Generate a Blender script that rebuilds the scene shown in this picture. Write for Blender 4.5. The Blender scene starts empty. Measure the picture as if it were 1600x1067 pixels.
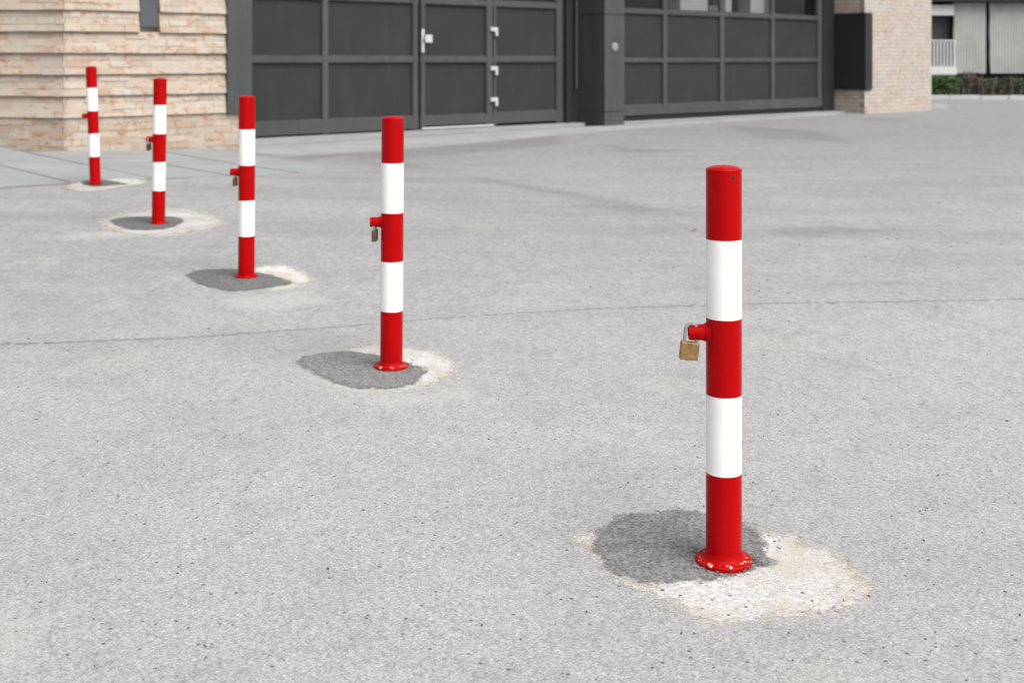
import bpy, math, random
import numpy as np
from mathutils import Vector, Matrix
random.seed(7)
sc = bpy.context.scene
COL = sc.collection

# ------------------------------------------------------------------ camera, sky, sun, exposure
FPX, HOR = 1900.0, 92.0                      # focal length and horizon row, in pixels of a 1600 px wide picture
cam_d = bpy.data.cameras.new('camera')
cam = bpy.data.objects.new('camera', cam_d); COL.objects.link(cam)
cam.location = (0, 0, 0); cam.rotation_euler = (math.radians(90), 0, 0)
cam_d.sensor_width = 36; cam_d.lens = FPX / 1600 * 36
cam_d.shift_y = -(533.5 - HOR) / 1600        # a level camera with a falling lens: all verticals stay vertical
cam_d.clip_start = 0.05; cam_d.clip_end = 2000
cam_d.dof.use_dof = True; cam_d.dof.focus_distance = 3.3; cam_d.dof.aperture_fstop = 4.8
sc.camera = cam

SUN_EL, SUN_AZ = math.radians(52), math.radians(136)     # azimuth clockwise from +Y
world = bpy.data.worlds.new('World'); sc.world = world; world.use_nodes = True
wn = world.node_tree; wn.nodes.clear()
sky = wn.nodes.new('ShaderNodeTexSky'); sky.sky_type = 'NISHITA'; sky.sun_disc = False
sky.sun_elevation = SUN_EL; sky.sun_rotation = SUN_AZ
sky.air_density = 1.0; sky.dust_density = 3.0; sky.ozone_density = 1.0
hs = wn.nodes.new('ShaderNodeHueSaturation'); hs.inputs['Saturation'].default_value = 0.10   # overcast: grey-white sky
bgn = wn.nodes.new('ShaderNodeBackground'); bgn.inputs['Strength'].default_value = 0.085
wo = wn.nodes.new('ShaderNodeOutputWorld')
wn.links.new(sky.outputs[0], hs.inputs['Color']); wn.links.new(hs.outputs[0], bgn.inputs['Color']); wn.links.new(bgn.outputs[0], wo.inputs[0])
sl = bpy.data.lights.new('sun', 'SUN'); sl.energy = 1.5; sl.angle = math.radians(50); sl.color = (1, 0.975, 0.94)
so = bpy.data.objects.new('sun', sl); COL.objects.link(so)
sdir = Vector((math.sin(SUN_AZ) * math.cos(SUN_EL), math.cos(SUN_AZ) * math.cos(SUN_EL), math.sin(SUN_EL)))
so.rotation_euler = sdir.to_track_quat('Z', 'Y').to_euler(); so.location = sdir * 30
sc.view_settings.view_transform = 'Standard'; sc.view_settings.look = 'None'
sc.view_settings.exposure = 1.25; sc.view_settings.gamma = 1

# ------------------------------------------------------------------ ground height (the yard rises a little towards the building)
GP = np.array([[.534, 3.065, -1.268], [-.482, 4.859, -1.23], [-1.461, 6.69, -1.204], [-2.434, 8.37, -1.132], [-3.519, 10.27, -1.065],
               [-4.93, 13.4, -1.023], [-3.342, 14.837, -1.105], [1.6, 19.3, -1.08], [7.02, 24.2, -1.096], [8.95, 25.96, -1.093],
               [-3.3, 15.54, -1.075], [-1.45, 17.2, -1.075], [.81, 19.27, -1.085], [6.2, 24.37, -1.09], [12.5, 33, -1.1], [20, 33, -1.1],
               [3, 3, -1.29], [-3, 3, -1.24], [4, 9, -1.21], [10, 15, -1.16], [-12, 13, -1.0]])
GA = np.c_[np.ones(len(GP)), GP[:, 0], GP[:, 1], GP[:, 1] ** 2]
GC = np.linalg.lstsq(GA, GP[:, 2], rcond=None)[0]
def _k(a, b): return np.exp(-((a[:, None, :] - b[None]) ** 2).sum(-1) / (2 * 2.6 ** 2))
GW = np.linalg.solve(_k(GP[:, :2], GP[:, :2]) + 0.02 * np.eye(len(GP)), GP[:, 2] - GA @ GC)
def gz_many(p):
    p = np.asarray(p, float); x = np.clip(p[:, 0], -12, 22); y = np.clip(p[:, 1], -2, 34)
    return GC[0] + GC[1] * x + GC[2] * y + GC[3] * y * y + _k(np.c_[x, y], GP[:, :2]) @ GW
def gz(x, y): return float(gz_many([[x, y]])[0])
def on_ground(px, py):                       # where a line of sight meets the yard
    Y = 1.2 * FPX / (py - HOR)
    for _ in range(40):
        X = (px - 800) / FPX * Y
        Y = 0.5 * Y + 0.5 * (-gz(X, Y) * FPX / (py - HOR))
    return ((px - 800) / FPX * Y, Y)

# facade frame: t runs along the building front, s towards the yard
C0 = np.array([-4.93, 13.4]); U = np.array([.7415, .671]); U = U / np.linalg.norm(U); N = np.array([U[1], -U[0]])
def F(t, s, z): q = C0 + U * t + N * s; return Vector((q[0], q[1], z))
def t_at(px, s=0.0):
    k = (px - 800) / FPX; P = C0 + N * s
    return (k * P[1] - P[0]) / (U[0] - k * U[1])
def z_at(py, t, s=0.0): return (HOR - py) / FPX * F(t, s, 0).y
FACADE = Matrix(((U[0], N[0], 0, C0[0]), (U[1], N[1], 0, C0[1]), (0, 0, 1, 0), (0, 0, 0, 1)))

# ------------------------------------------------------------------ mesh helpers
class MB:
    def __init__(self): self.v, self.f, self.m, self.a = [], [], [], []
    def face(self, pts, m=0, a=0.0):
        n = len(self.v); self.v += [tuple(p) for p in pts]; self.f.append(tuple(range(n, n + len(pts)))); self.m.append(m); self.a.append(a)
    def hexa(self, c, m=0, a=0.0):           # c: 4 bottom, 4 top, both counter-clockwise seen from above
        n = len(self.v); self.v += [tuple(p) for p in c]
        for q in ((3, 2, 1, 0), (4, 5, 6, 7), (0, 1, 5, 4), (1, 2, 6, 5), (2, 3, 7, 6), (3, 0, 4, 7)):
            self.f.append(tuple(n + i for i in q)); self.m.append(m); self.a.append(a)
    def box(self, x0, x1, y0, y1, z0, z1, m=0, a=0.0, fr=None):
        c = [(x0, y0, z0), (x1, y0, z0), (x1, y1, z0), (x0, y1, z0), (x0, y0, z1), (x1, y0, z1), (x1, y1, z1), (x0, y1, z1)]
        self.hexa([fr(*p) for p in c] if fr else c, m, a)
    def fbox(self, t0, t1, s0, s1, z0, z1, m=0, a=0.0):   # in the facade frame (left-handed: swap to keep normals out)
        c = [F(t0, s1, z0), F(t1, s1, z0), F(t1, s0, z0), F(t0, s0, z0), F(t0, s1, z1), F(t1, s1, z1), F(t1, s0, z1), F(t0, s0, z1)]
        self.hexa(c, m, a)
    def rings(self, rings, m=0, caps=True, a=0.0):
        n = len(self.v); k = len(rings[0])
        for r in rings: self.v += [tuple(p) for p in r]
        for i in range(len(rings) - 1):
            mi = m[i] if isinstance(m, (list, tuple)) else m
            for j in range(k):
                self.f.append((n + i * k + j, n + i * k + (j + 1) % k, n + (i + 1) * k + (j + 1) % k, n + (i + 1) * k + j)); self.m.append(mi); self.a.append(a)
        if caps:
            m0 = m[0] if isinstance(m, (list, tuple)) else m; m1 = m[-1] if isinstance(m, (list, tuple)) else m
            self.f.append(tuple(n + j for j in reversed(range(k)))); self.m.append(m0); self.a.append(a)
            e = n + (len(rings) - 1) * k
            self.f.append(tuple(e + j for j in range(k))); self.m.append(m1); self.a.append(a)
    def lathe(self, prof, seg=48, m=0, ax=None, caps=True):
        ax = ax or (lambda x, y, z: (x, y, z))
        self.rings([[ax(r * math.cos(2 * math.pi * j / seg), r * math.sin(2 * math.pi * j / seg), z) for j in range(seg)] for r, z in prof], m, caps)
    def tube(self, path, r, seg=12, m=0):
        path = [Vector(p) for p in path]; rs = []
        for i, p in enumerate(path):
            d = (path[min(i + 1, len(path) - 1)] - path[max(i - 1, 0)]).normalized()
            q = Vector((0, 0, 1)) if abs(d.z) < .9 else Vector((0, 1, 0))
            if i: q = pu
            e1 = (q - d * q.dot(d)).normalized(); pu = e1; e2 = d.cross(e1)
            rs.append([p + (e1 * math.cos(2 * math.pi * j / seg) + e2 * math.sin(2 * math.pi * j / seg)) * r for j in range(seg)])
        self.rings(rs, m)
    def build(self, name, mats, parent=None, smooth=False, bevel=0, attr=False):
        me = bpy.data.meshes.new(name); me.from_pydata(self.v, [], self.f)
        for mt in (mats if isinstance(mats, (list, tuple)) else [mats]): me.materials.append(mt)
        me.polygons.foreach_set('material_index', self.m)
        if attr:
            at = me.attributes.new('tone', 'FLOAT', 'FACE'); at.data.foreach_set('value', self.a)
        me.update()
        if smooth:
            me.polygons.foreach_set('use_smooth', [True] * len(self.f)); me.set_sharp_from_angle(angle=math.radians(35))
        o = bpy.data.objects.new(name, me); COL.objects.link(o)
        if parent is not None: o.parent = parent
        if bevel:
            b = o.modifiers.new('bevel', 'BEVEL'); b.width = bevel; b.segments = 2; b.limit_method = 'ANGLE'; b.harden_normals = False
        return o
def tag(o, label=None, cat=None, group=None, kind=None):
    if label: o['label'] = label
    if cat: o['category'] = cat
    if group: o['group'] = group
    if kind: o['kind'] = kind
    return o
def empty(name, loc):
    o = bpy.data.objects.new(name, None); COL.objects.link(o); o.location = loc; o.empty_display_size = .1; return o

# ------------------------------------------------------------------ materials
class NT:
    def __init__(self, name):
        self.mat = bpy.data.materials.new(name); self.mat.use_nodes = True; self.t = self.mat.node_tree; self.t.nodes.clear()
        self.out = self.n('ShaderNodeOutputMaterial'); self.b = self.n('ShaderNodeBsdfPrincipled')
        self.l(self.b.outputs[0], self.out.inputs[0])
    def n(self, t, **k):
        x = self.t.nodes.new(t)
        for a, v in k.items(): setattr(x, a, v)
        return x
    def l(self, a, b): self.t.links.new(a, b)
    def set(self, **k):
        for a, v in k.items(): self.b.inputs[a.replace('_', ' ')].default_value = v
    def pos(self): return self.n('ShaderNodeNewGeometry').outputs['Position']
    def objc(self): return self.n('ShaderNodeTexCoord').outputs['Object']
    def scaled(self, v, s):
        m = self.n('ShaderNodeMapping'); m.inputs['Scale'].default_value = s; self.l(v, m.inputs[0]); return m.outputs[0]
    def noise(self, v, scale, det=4, rough=.55):
        x = self.n('ShaderNodeTexNoise'); x.inputs['Scale'].default_value = scale; x.inputs['Detail'].default_value = det; x.inputs['Roughness'].default_value = rough
        self.l(v, x.inputs['Vector']); return x.outputs['Fac']
    def voro(self, v, scale, feat='F1'):
        x = self.n('ShaderNodeTexVoronoi'); x.feature = feat; x.inputs['Scale'].default_value = scale; self.l(v, x.inputs['Vector']); return x
    def ramp(self, f, a, b, va=0.0, vb=1.0):
        x = self.n('ShaderNodeMapRange'); x.inputs[1].default_value = a; x.inputs[2].default_value = b; x.inputs[3].default_value = va; x.inputs[4].default_value = vb
        self.l(f, x.inputs[0]); return x.outputs[0]
    def math(self, op, a, b=0.0):
        x = self.n('ShaderNodeMath'); x.operation = op
        for i, q in enumerate((a, b)):
            if isinstance(q, (int, float)): x.inputs[i].default_value = q
            else: self.l(q, x.inputs[i])
        return x.outputs[0]
    def mix(self, f, a, b, mode='MIX'):
        x = self.n('ShaderNodeMix'); x.data_type = 'RGBA'; x.blend_type = mode
        for s, q in ((x.inputs['Factor'], f), (x.inputs['A'], a), (x.inputs['B'], b)):
            if isinstance(q, (int, float)): s.default_value = q
            elif isinstance(q, tuple): s.default_value = (*q, 1) if len(q) == 3 else q
            else: self.l(q, s)
        return x.outputs['Result']
    def bump(self, h, dist, strength=1.0):
        x = self.n('ShaderNodeBump'); x.inputs['Distance'].default_value = dist; x.inputs['Strength'].default_value = strength
        self.l(h, x.inputs['Height']); self.l(x.outputs[0], self.b.inputs['Normal'])
    def alpha(self, f):
        tr = self.n('ShaderNodeBsdfTransparent'); mx = self.n('ShaderNodeMixShader')
        self.l(f, mx.inputs[0]); self.l(tr.outputs[0], mx.inputs[1]); self.l(self.b.outputs[0], mx.inputs[2]); self.l(mx.outputs[0], self.out.inputs[0])
    def attr(self, name): return self.n('ShaderNodeAttribute', attribute_name=name).outputs['Fac']
def grey(v, w=0.0): return (v * (1 + w), v, v * (1 - w))

def stony(m, v, dark, light, warm=0.0, cell=170, pits=0.5, big=(.92, 1.06)):
    """speckled aggregate: grains, pale chips, small dark pits and slow tone drift"""
    g1 = m.voro(v, cell); g2 = m.voro(v, cell * .47)
    sep = m.n('ShaderNodeSeparateColor'); m.l(g1.outputs['Color'], sep.inputs[0])
    sep2 = m.n('ShaderNodeSeparateColor'); m.l(g2.outputs['Color'], sep2.inputs[0])
    col = m.mix(m.ramp(sep.outputs[0], 0, 1), grey(dark, warm), grey(light, warm))
    fine = m.noise(v, cell * .55, 5, .7)
    col = m.mix(m.ramp(fine, .35, .75, 0, .75), col, grey((dark + light) / 2, warm))
    col = m.mix(m.math('MULTIPLY', m.math('MULTIPLY', m.math('GREATER_THAN', sep2.outputs[1], .988), m.ramp(g2.outputs['Distance'], .10, .42, 1, 0)), .75), col, grey(min(.75, light * 1.6), warm))
    pit = m.voro(v, 34); sp = m.n('ShaderNodeSeparateColor'); m.l(pit.outputs['Color'], sp.inputs[0])
    pm = m.math('MULTIPLY', m.math('LESS_THAN', pit.outputs['Distance'], .155), m.math('GREATER_THAN', sp.outputs[0], 1 - .32 * pits))
    col = m.mix(m.math('MULTIPLY', pm, .85), col, grey(.05))
    pit2 = m.voro(v, 85); sq = m.n('ShaderNodeSeparateColor'); m.l(pit2.outputs['Color'], sq.inputs[0])
    pm2 = m.math('MULTIPLY', m.math('LESS_THAN', pit2.outputs['Distance'], .22), m.math('GREATER_THAN', sq.outputs[0], 1 - .22 * pits))
    col = m.mix(m.math('MULTIPLY', pm2, .55), col, grey(dark * .35))
    n1 = m.noise(v, .55, 4, .6); n2 = m.noise(v, 3.1, 4, .6)
    drift = m.math('MULTIPLY', m.ramp(n1, .3, .7, big[0], big[1]), m.ramp(n2, .3, .7, .955, 1.045))
    cc = m.n('ShaderNodeCombineColor')
    for i in range(3): m.l(drift, cc.inputs[i])
    col = m.mix(1.0, col, cc.outputs[0], 'MULTIPLY')
    h = m.math('SUBTRACT', m.math('MULTIPLY', fine, .6), m.math('ADD', pm, m.math('MULTIPLY', g1.outputs['Distance'], .25)))
    return col, h

# worn asphalt: speckle, streaks of dirt dragged across the far half of the yard, a few warm stains
def m_asphalt():
    m = NT('asphalt'); v = m.pos()
    col, h = stony(m, v, .195, .455, .008, 215, .8, (.92, 1.07))
    st = m.noise(m.scaled(v, (.35, 1.6, 1)), 1.0, 5, .62)
    sy = m.n('ShaderNodeSeparateXYZ'); m.l(v, sy.inputs[0])
    far = m.ramp(sy.outputs[1], 4.6, 8.5)
    old = m.ramp(m.math('ADD', sy.outputs[1], m.math('MULTIPLY', sy.outputs[0], -.12)), 5.0, 7.2)
    wid = m.ramp(sy.outputs[1], 9, 17)
    col = m.mix(m.math('ADD', m.math('MULTIPLY', old, .22), m.math('MULTIPLY', wid, .48)), col, grey(.19, .004))
    for sc_, amt, nr in ((5.5, .16, .35), (13, .20, .3), (31, .36, .3), (80, .36, .7), (190, .30, 1.2)):
        nz = m.noise(m.scaled(v, (1, .62, 1)), sc_, 3, .6)
        col = m.mix(m.math('MULTIPLY', m.ramp(nz, .50, .72, 0, amt), m.ramp(sy.outputs[1], 2.5, 7, nr, 1)), col, grey(.115, .01))
        col = m.mix(m.math('MULTIPLY', m.ramp(nz, .28, .46, amt * .8, 0), m.ramp(sy.outputs[1], 2.5, 7, nr, 1)), col, grey(.43, .012))
    f = m.math('MULTIPLY', m.ramp(st, .46, .68, 0, .42), far)
    col = m.mix(f, col, grey(.17))
    col = m.mix(m.math('MULTIPLY', m.ramp(m.noise(m.scaled(v, (1.4, 3.5, 1)), 1.3, 4, .7), .60, .70, 0, .35), far), col, grey(.15))
    dn = m.ramp(m.math('ADD', m.attr('dirt'), m.math('MULTIPLY', m.noise(m.scaled(v, (1, 2, 1)), 7, 5, .7), .9)), .75, 1.5)
    col = m.mix(m.math('MULTIPLY', dn, .50), col, grey(.14))
    sn = m.ramp(m.math('ADD', m.attr('smear'), m.math('MULTIPLY', m.noise(v, 16, 5, .7), .9)), .75, 1.5)
    col = m.mix(m.math('MULTIPLY', sn, .30), col, (.47, .465, .44))
    hn = m.ramp(m.math('ADD', m.attr('halo'), m.math('MULTIPLY', m.noise(v, 45, 5, .75), 1.1)), .85, 1.45)
    col = m.mix(m.math('MULTIPLY', hn, .8), col, (.46, .44, .385))
    col = m.mix(m.ramp(m.noise(v, 2.2, 3), .60, .75, 0, .22), col, (.35, .335, .285))
    m.l(col, m.b.inputs['Base Color']); m.set(Roughness=.9, Specular_IOR_Level=.25); m.bump(h, .005, .7); return m.mat
def m_patch(name, dark, light, warm, amp, soft, stain=None, cell=170, pits=.5, grit=.025):
    m = NT(name); v = m.pos()
    col, h = stony(m, v, dark, light, warm, cell, pits, (.85, 1.12))
    d = m.attr('edge')
    if stain:
        col = m.mix(m.ramp(m.noise(v, 4.5, 5, .7), .47, .60, 0, .85), col, stain)
        col = m.mix(m.ramp(m.noise(v, 75, 4, .7), .56, .68, 0, .6), col, (.21, .19, .16))
        rim = m.math('MULTIPLY', m.ramp(d, .03, .10, 1, 0), m.ramp(m.noise(v, 11, 3), .35, .6))
        col = m.mix(m.math('MULTIPLY', rim, .35), col, (.33, .28, .21))
    n = m.noise(v, 22, 5, .65); n2 = m.noise(v, 130, 2, .5)
    q = m.math('ADD', d, m.math('ADD', m.math('MULTIPLY', m.math('SUBTRACT', n, .5), amp), m.math('MULTIPLY', m.math('SUBTRACT', n2, .5), grit)))
    m.l(col, m.b.inputs['Base Color']); m.set(Roughness=.92, Specular_IOR_Level=.2); m.bump(h, .006, .8)
    m.alpha(m.ramp(q, -soft * .5, soft * .5)); return m.mat
def m_paint(name, col, rough=.38, chips=None, spec=.5):
    m = NT(name); v = m.objc()
    c = m.mix(m.ramp(m.noise(v, 9, 4), .35, .7, 0, 1), col, tuple(x * .93 for x in col))
    c = m.mix(m.ramp(m.noise(m.scaled(v, (60, 60, 9)), 1, 4, .6), .66, .74, 0, .25), c, tuple(x * .7 for x in col))
    c = m.mix(m.math('MULTIPLY', m.ramp(m.noise(m.scaled(v, (25, 25, 160)), 1, 4, .7), .66, .70, 0, .5), m.ramp(m.noise(v, 6, 2), .48, .6)), c, tuple(min(.6, x * .5 + .05) for x in col))
    if chips:
        sz = m.n('ShaderNodeSeparateXYZ'); m.l(v, sz.inputs[0])
        rimz = m.math('MULTIPLY', m.ramp(sz.outputs[2], .0045, .0075), m.ramp(sz.outputs[2], .0093, .0105, 1, 0))
        c = m.mix(m.math('MULTIPLY', m.ramp(m.noise(m.scaled(v, (1, 1, .3)), 60, 4, .6), chips, chips + .05), rimz), c, (.60, .52, .48))
        c = m.mix(m.math('MULTIPLY', m.ramp(m.noise(v, 25, 4, .7), .50, .64, 0, .6), m.ramp(sz.outputs[2], .012, .002)), c, (.17, .03, .02))
    m.l(c, m.b.inputs['Base Color']); m.set(Roughness=rough, Specular_IOR_Level=spec)
    m.bump(m.noise(v, 60, 3), .0008, .25); return m.mat
def m_plain(name, col, rough=.6, var=.12, scale=5, metal=0.0, spec=.4):
    m = NT(name); v = m.pos()
    c = m.mix(m.ramp(m.noise(v, scale, 5, .6), .3, .7), tuple(x * (1 - var) for x in col), tuple(x * (1 + var) for x in col))
    m.l(c, m.b.inputs['Base Color']); m.set(Roughness=rough, Metallic=metal, Specular_IOR_Level=spec)
    m.bump(m.noise(v, 90, 3), .001, .2); return m.mat
def m_brick(name, sat=1.0, val=1.0):
    m = NT(name); v = m.pos(); t = m.attr('tone')
    r = m.n('ShaderNodeValToRGB'); m.l(t, r.inputs[0]); e = r.color_ramp.elements
    e[0].position = 0; e[0].color = (.37, .305, .245, 1); e[1].position = 1; e[1].color = (.36, .26, .19, 1)
    for p, c in ((.2, (.42, .355, .29)), (.5, (.455, .385, .315)), (.7, (.42, .37, .32)), (.9, (.42, .335, .26))):
        k = e.new(p); k.color = (*c, 1)
    w = m.scaled(v, (1, 1, 2.2))
    col = m.mix(m.ramp(m.noise(w, 2.6, 5, .65), .50, .68, 0, .6), r.outputs[0], (.47, .435, .395))
    spots = m.math('MULTIPLY', m.ramp(m.noise(w, 10, 5, .75), .52, .61, 0, .95), m.ramp(m.noise(v, 2.4, 3), .42, .55))
    col = m.mix(spots, col, (.35, .185, .085))
    col = m.mix(m.ramp(m.noise(w, 34, 3, .6), .63, .70, 0, .55), col, (.24, .16, .11))
    hsv = m.n('ShaderNodeHueSaturation'); hsv.inputs['Saturation'].default_value = sat; hsv.inputs['Value'].default_value = val; m.l(col, hsv.inputs['Color']); col = hsv.outputs[0]
    m.l(col, m.b.inputs['Base Color']); m.set(Roughness=.9, Specular_IOR_Level=.2); m.bump(m.noise(v, 60, 5, .7), .004, .7); return m.mat
def m_ribs(name, col):
    m = NT(name); v = m.pos()
    w = m.n('ShaderNodeTexWave'); w.wave_type = 'BANDS'; w.bands_direction = 'X'; w.inputs['Scale'].default_value = 3.6; m.l(v, w.inputs[0])
    c = m.mix(m.ramp(m.noise(v, 1.7, 6, .65), .3, .7), tuple(x * .85 for x in col), tuple(x * 1.1 for x in col))
    c = m.mix(m.ramp(w.outputs['Fac'], .2, .8, 0, .14), c, tuple(x * .6 for x in col))
    m.l(c, m.b.inputs['Base Color']); m.set(Roughness=.85, Specular_IOR_Level=.2); m.bump(w.outputs['Fac'], .02, .6); return m.mat
def m_dusty(name, col):
    m = NT(name); v = m.pos()
    c = m.mix(m.ramp(m.noise(m.scaled(v, (1, 1, .25)), 2.2, 5, .65), .35, .7), tuple(x * .86 for x in col), tuple(x * 1.16 for x in col))
    c = m.mix(m.ramp(m.noise(m.scaled(v, (9, 9, .7)), 1, 4, .7), .58, .78, 0, .22), c, (.16, .155, .145))
    m.l(c, m.b.inputs['Base Color']); m.set(Specular_IOR_Level=.3); m.l(m.ramp(m.noise(v, 4, 4), .3, .7, .45, .65), m.b.inputs['Roughness'])
    m.bump(m.noise(v, 2.5, 2), .004, .35); return m.mat
def m_ribbed():
    m = NT('ribbed_panel'); v = m.objc()
    w = m.n('ShaderNodeTexWave'); w.wave_type = 'BANDS'; w.bands_direction = 'X'; w.inputs['Scale'].default_value = 9.0; m.l(v, w.inputs[0])
    c = m.mix(m.ramp(m.noise(v, 1.3, 4), .3, .7), (.024, .025, .0245), (.032, .033, .0325))
    c = m.mix(m.ramp(m.noise(m.scaled(m.pos(), (6, 6, .8)), 1, 5, .7), .54, .8, 0, .14), c, (.12, .118, .11))
    m.l(c, m.b.inputs['Base Color']); m.set(Roughness=.6, Specular_IOR_Level=.2); m.bump(w.outputs['Fac'], .004, .5); return m.mat
def m_glass():
    m = NT('window_glass')
    tr = m.n('ShaderNodeBsdfTransparent'); gl = m.n('ShaderNodeBsdfGlossy'); gl.inputs['Roughness'].default_value = .02
    tr.inputs[0].default_value = (.90, .90, .90, 1)
    fr = m.n('ShaderNodeFresnel'); fr.inputs[0].default_value = 1.5; mx = m.n('ShaderNodeMixShader')
    ge = m.n('ShaderNodeNewGeometry'); m.l(m.math('MULTIPLY', fr.outputs[0], m.math('SUBTRACT', 1.0, ge.outputs['Backfacing'])), mx.inputs[0]); m.l(tr.outputs[0], mx.inputs[1]); m.l(gl.outputs[0], mx.inputs[2]); m.l(mx.outputs[0], m.out.inputs[0]); return m.mat
def m_concrete(name, col, joints=None):
    m = NT(name); v = m.pos()
    a, b = tuple(x * .86 for x in col), tuple(x * 1.10 for x in col)
    c = m.mix(m.ramp(m.noise(v, 1.7, 6, .65), .3, .7), a, b)
    c = m.mix(m.ramp(m.noise(v, 30, 4, .7), .58, .72, 0, .45), c, tuple(x * .6 for x in col))
    c = m.mix(m.ramp(m.noise(v, 120, 3, .6), .6, .7, 0, .35), c, tuple(min(.8, x * 1.5) for x in col))
    m.l(c, m.b.inputs['Base Color']); m.set(Roughness=.88, Specular_IOR_Level=.25); m.bump(m.noise(v, 50, 5, .7), .003, .6); return m.mat

M = dict(
    asphalt=m_asphalt(),
    dark=m_patch('new_asphalt', .075, .29, .0, .10, .030, cell=150, pits=.4, grit=.05),
    pale=m_patch('pale_concrete', .36, .66, .018, .17, .035, stain=(.40, .38, .33), cell=120, pits=1.9, grit=.10),
    palegrey=m_patch('grey_concrete', .30, .56, .006, .22, .05, stain=(.33, .31, .27), cell=110, pits=1.6, grit=.10), darker=m_patch('darker_asphalt', .055, .19, .0, .10, .030, cell=150, pits=.4, grit=.05),
    palefaint=m_patch('cement_smear', .36, .46, .01, .22, .12, cell=150),
    seam=m_patch('seam_filler', .19, .31, .02, .085, .014, cell=150),
    damp=m_patch('damp_dirt', .09, .16, .02, .16, .06, cell=120),
    streak=m_patch('tyre_dirt', .20, .31, .0, .55, .34, cell=150),
    red=m_paint('red_paint', (.355, .0004, .0014), .34, None, .09), redchip=m_paint('chipped_red_paint', (.345, .0006, .0016), .5, .575, .08),
    white=m_paint('white_paint', (.80, .80, .79), .36), black=m_plain('black_hole', (.012, .012, .012), .8),
    oldbrass=m_plain('aged_brass', (.11, .070, .028), .55, .3, 60, .4), brass=m_plain('brass', (.27, .165, .065), .5, .35, 70, .5), steel=m_plain('steel', (.55, .55, .56), .3, .1, 40, .85),
    brick=m_brick('brick', 1.0, .93), brickgrey=m_brick('beige_brick', .72, .97), mortardark=m_plain('dark_mortar', (.24, .20, .165), .95, .15, 9), mortar=m_plain('mortar', (.41, .345, .285), .95, .15, 9), slot=m_plain('open_joint', (.06, .05, .04), .95),
    frame=m_dusty('charcoal_metal', (.056, .058, .057)), panel=m_ribbed(), dkmetal=m_plain('dark_metal', (.022, .023, .023), .55, .08, 2, 0, .2),
    colm=m_dusty('grey_metal_cladding', (.055, .059, .058)), slit=m_plain('slit_metal', (.075, .078, .082), .5, .06, 2, 0, .3),
    steelgrey=m_plain('dull_steel', (.22, .22, .22), .5, .1, 20), crumb=m_plain('crumb', (.10, .09, .08), .9, .5, 60),
    silver=m_plain('pale_steel', (.50, .51, .51), .35, .06, 20, .25), glass=m_glass(),
    interior=m_plain('interior_plaster', (.12, .12, .12), .9), standin_pale=m_plain('pale_standin', (.33, .33, .33), .8, .06, 3),
    slab=m_concrete('paving_slab', (.26, .27, .272)), kerbstone=m_concrete('kerb_stone', (.42, .42, .41)), strip=m_concrete('concrete_strip', (.29, .295, .29)),
    joint=m_plain('joint_sand', (.15, .15, .14), .95), threshold=m_concrete('threshold_concrete', (.27, .275, .275)), gutter=m_plain('gutter_steel', (.13, .13, .13), .7),
    concrete=m_ribs('ribbed_grey_panel', (.35, .355, .345)), offwhite=m_plain('offwhite_render', (.58, .58, .575), .7, .04, 2), louvre=m_plain('louvre_metal', (.06, .06, .065), .5),
    darkwall=m_plain('dark_render', (.035, .035, .035), .9), roofing=m_plain('roofing_felt', (.12, .12, .12), .9),
    leaf=m_plain('leaf_green', (.050, .105, .028), .6, .4, 9), leafdark=m_plain('leaf_dark', (.040, .052, .028), .7, .4, 9), twig=m_plain('twig_bark', (.16, .13, .12), .9, .3, 9),
    redleaf=m_plain('leaf_maroon', (.075, .035, .035), .6, .3, 9), soil=m_plain('soil', (.05, .045, .04), .95), dryleaf=m_plain('dry_leaf', (.30, .13, .07), .8, .3, 90),
)

def sdist(p, poly):
    a = poly; b = np.roll(poly, -1, 0); d = np.full(len(p), 1e9); ins = np.zeros(len(p), bool)
    for (ax, ay), (bx, by) in zip(a, b):
        e = np.array([bx - ax, by - ay]); w = p - [ax, ay]; L = max(e @ e, 1e-12)
        h = np.clip((w @ e) / L, 0, 1); d = np.minimum(d, np.hypot(*(w - h[:, None] * e).T))
        c = (ay > p[:, 1]) != (by > p[:, 1])
        with np.errstate(divide='ignore', invalid='ignore'):
            ins ^= c & (p[:, 0] < (bx - ax) * (p[:, 1] - ay) / (by - ay) + ax)
    return np.where(ins, d, -d)
def crop(s, ox, oy, pts): return [(ox + x / s, oy + y / s) for x, y in pts]
DIRT = ([(890, 315), (960, 318), (1060, 330), (1000, 334), (900, 322)], [(690, 305), (760, 308), (720, 312)], [(700, 268), (800, 285), (900, 300), (1000, 318), (1110, 340), (1000, 330), (880, 308), (760, 286)],
        [(1385, 352), (1450, 354), (1400, 358)], [(1330, 184), (1400, 186), (1440, 192), (1360, 189)], [(1120, 195), (1280, 205), (1340, 225), (1180, 215)],
        [(540, 250), (640, 256), (720, 268), (600, 262)], [(920, 222), (1000, 232), (1100, 236), (980, 240)], [(432, 246), (470, 239), (530, 236), (600, 236), (560, 244), (480, 250), (515, 258)],
        [(540, 240), (700, 228), (880, 212), (880, 226), (700, 244), (560, 252)], [(1150, 360), (1300, 352), (1420, 362), (1260, 372)], [(1240, 445), (1400, 438), (1420, 446)])
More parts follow.
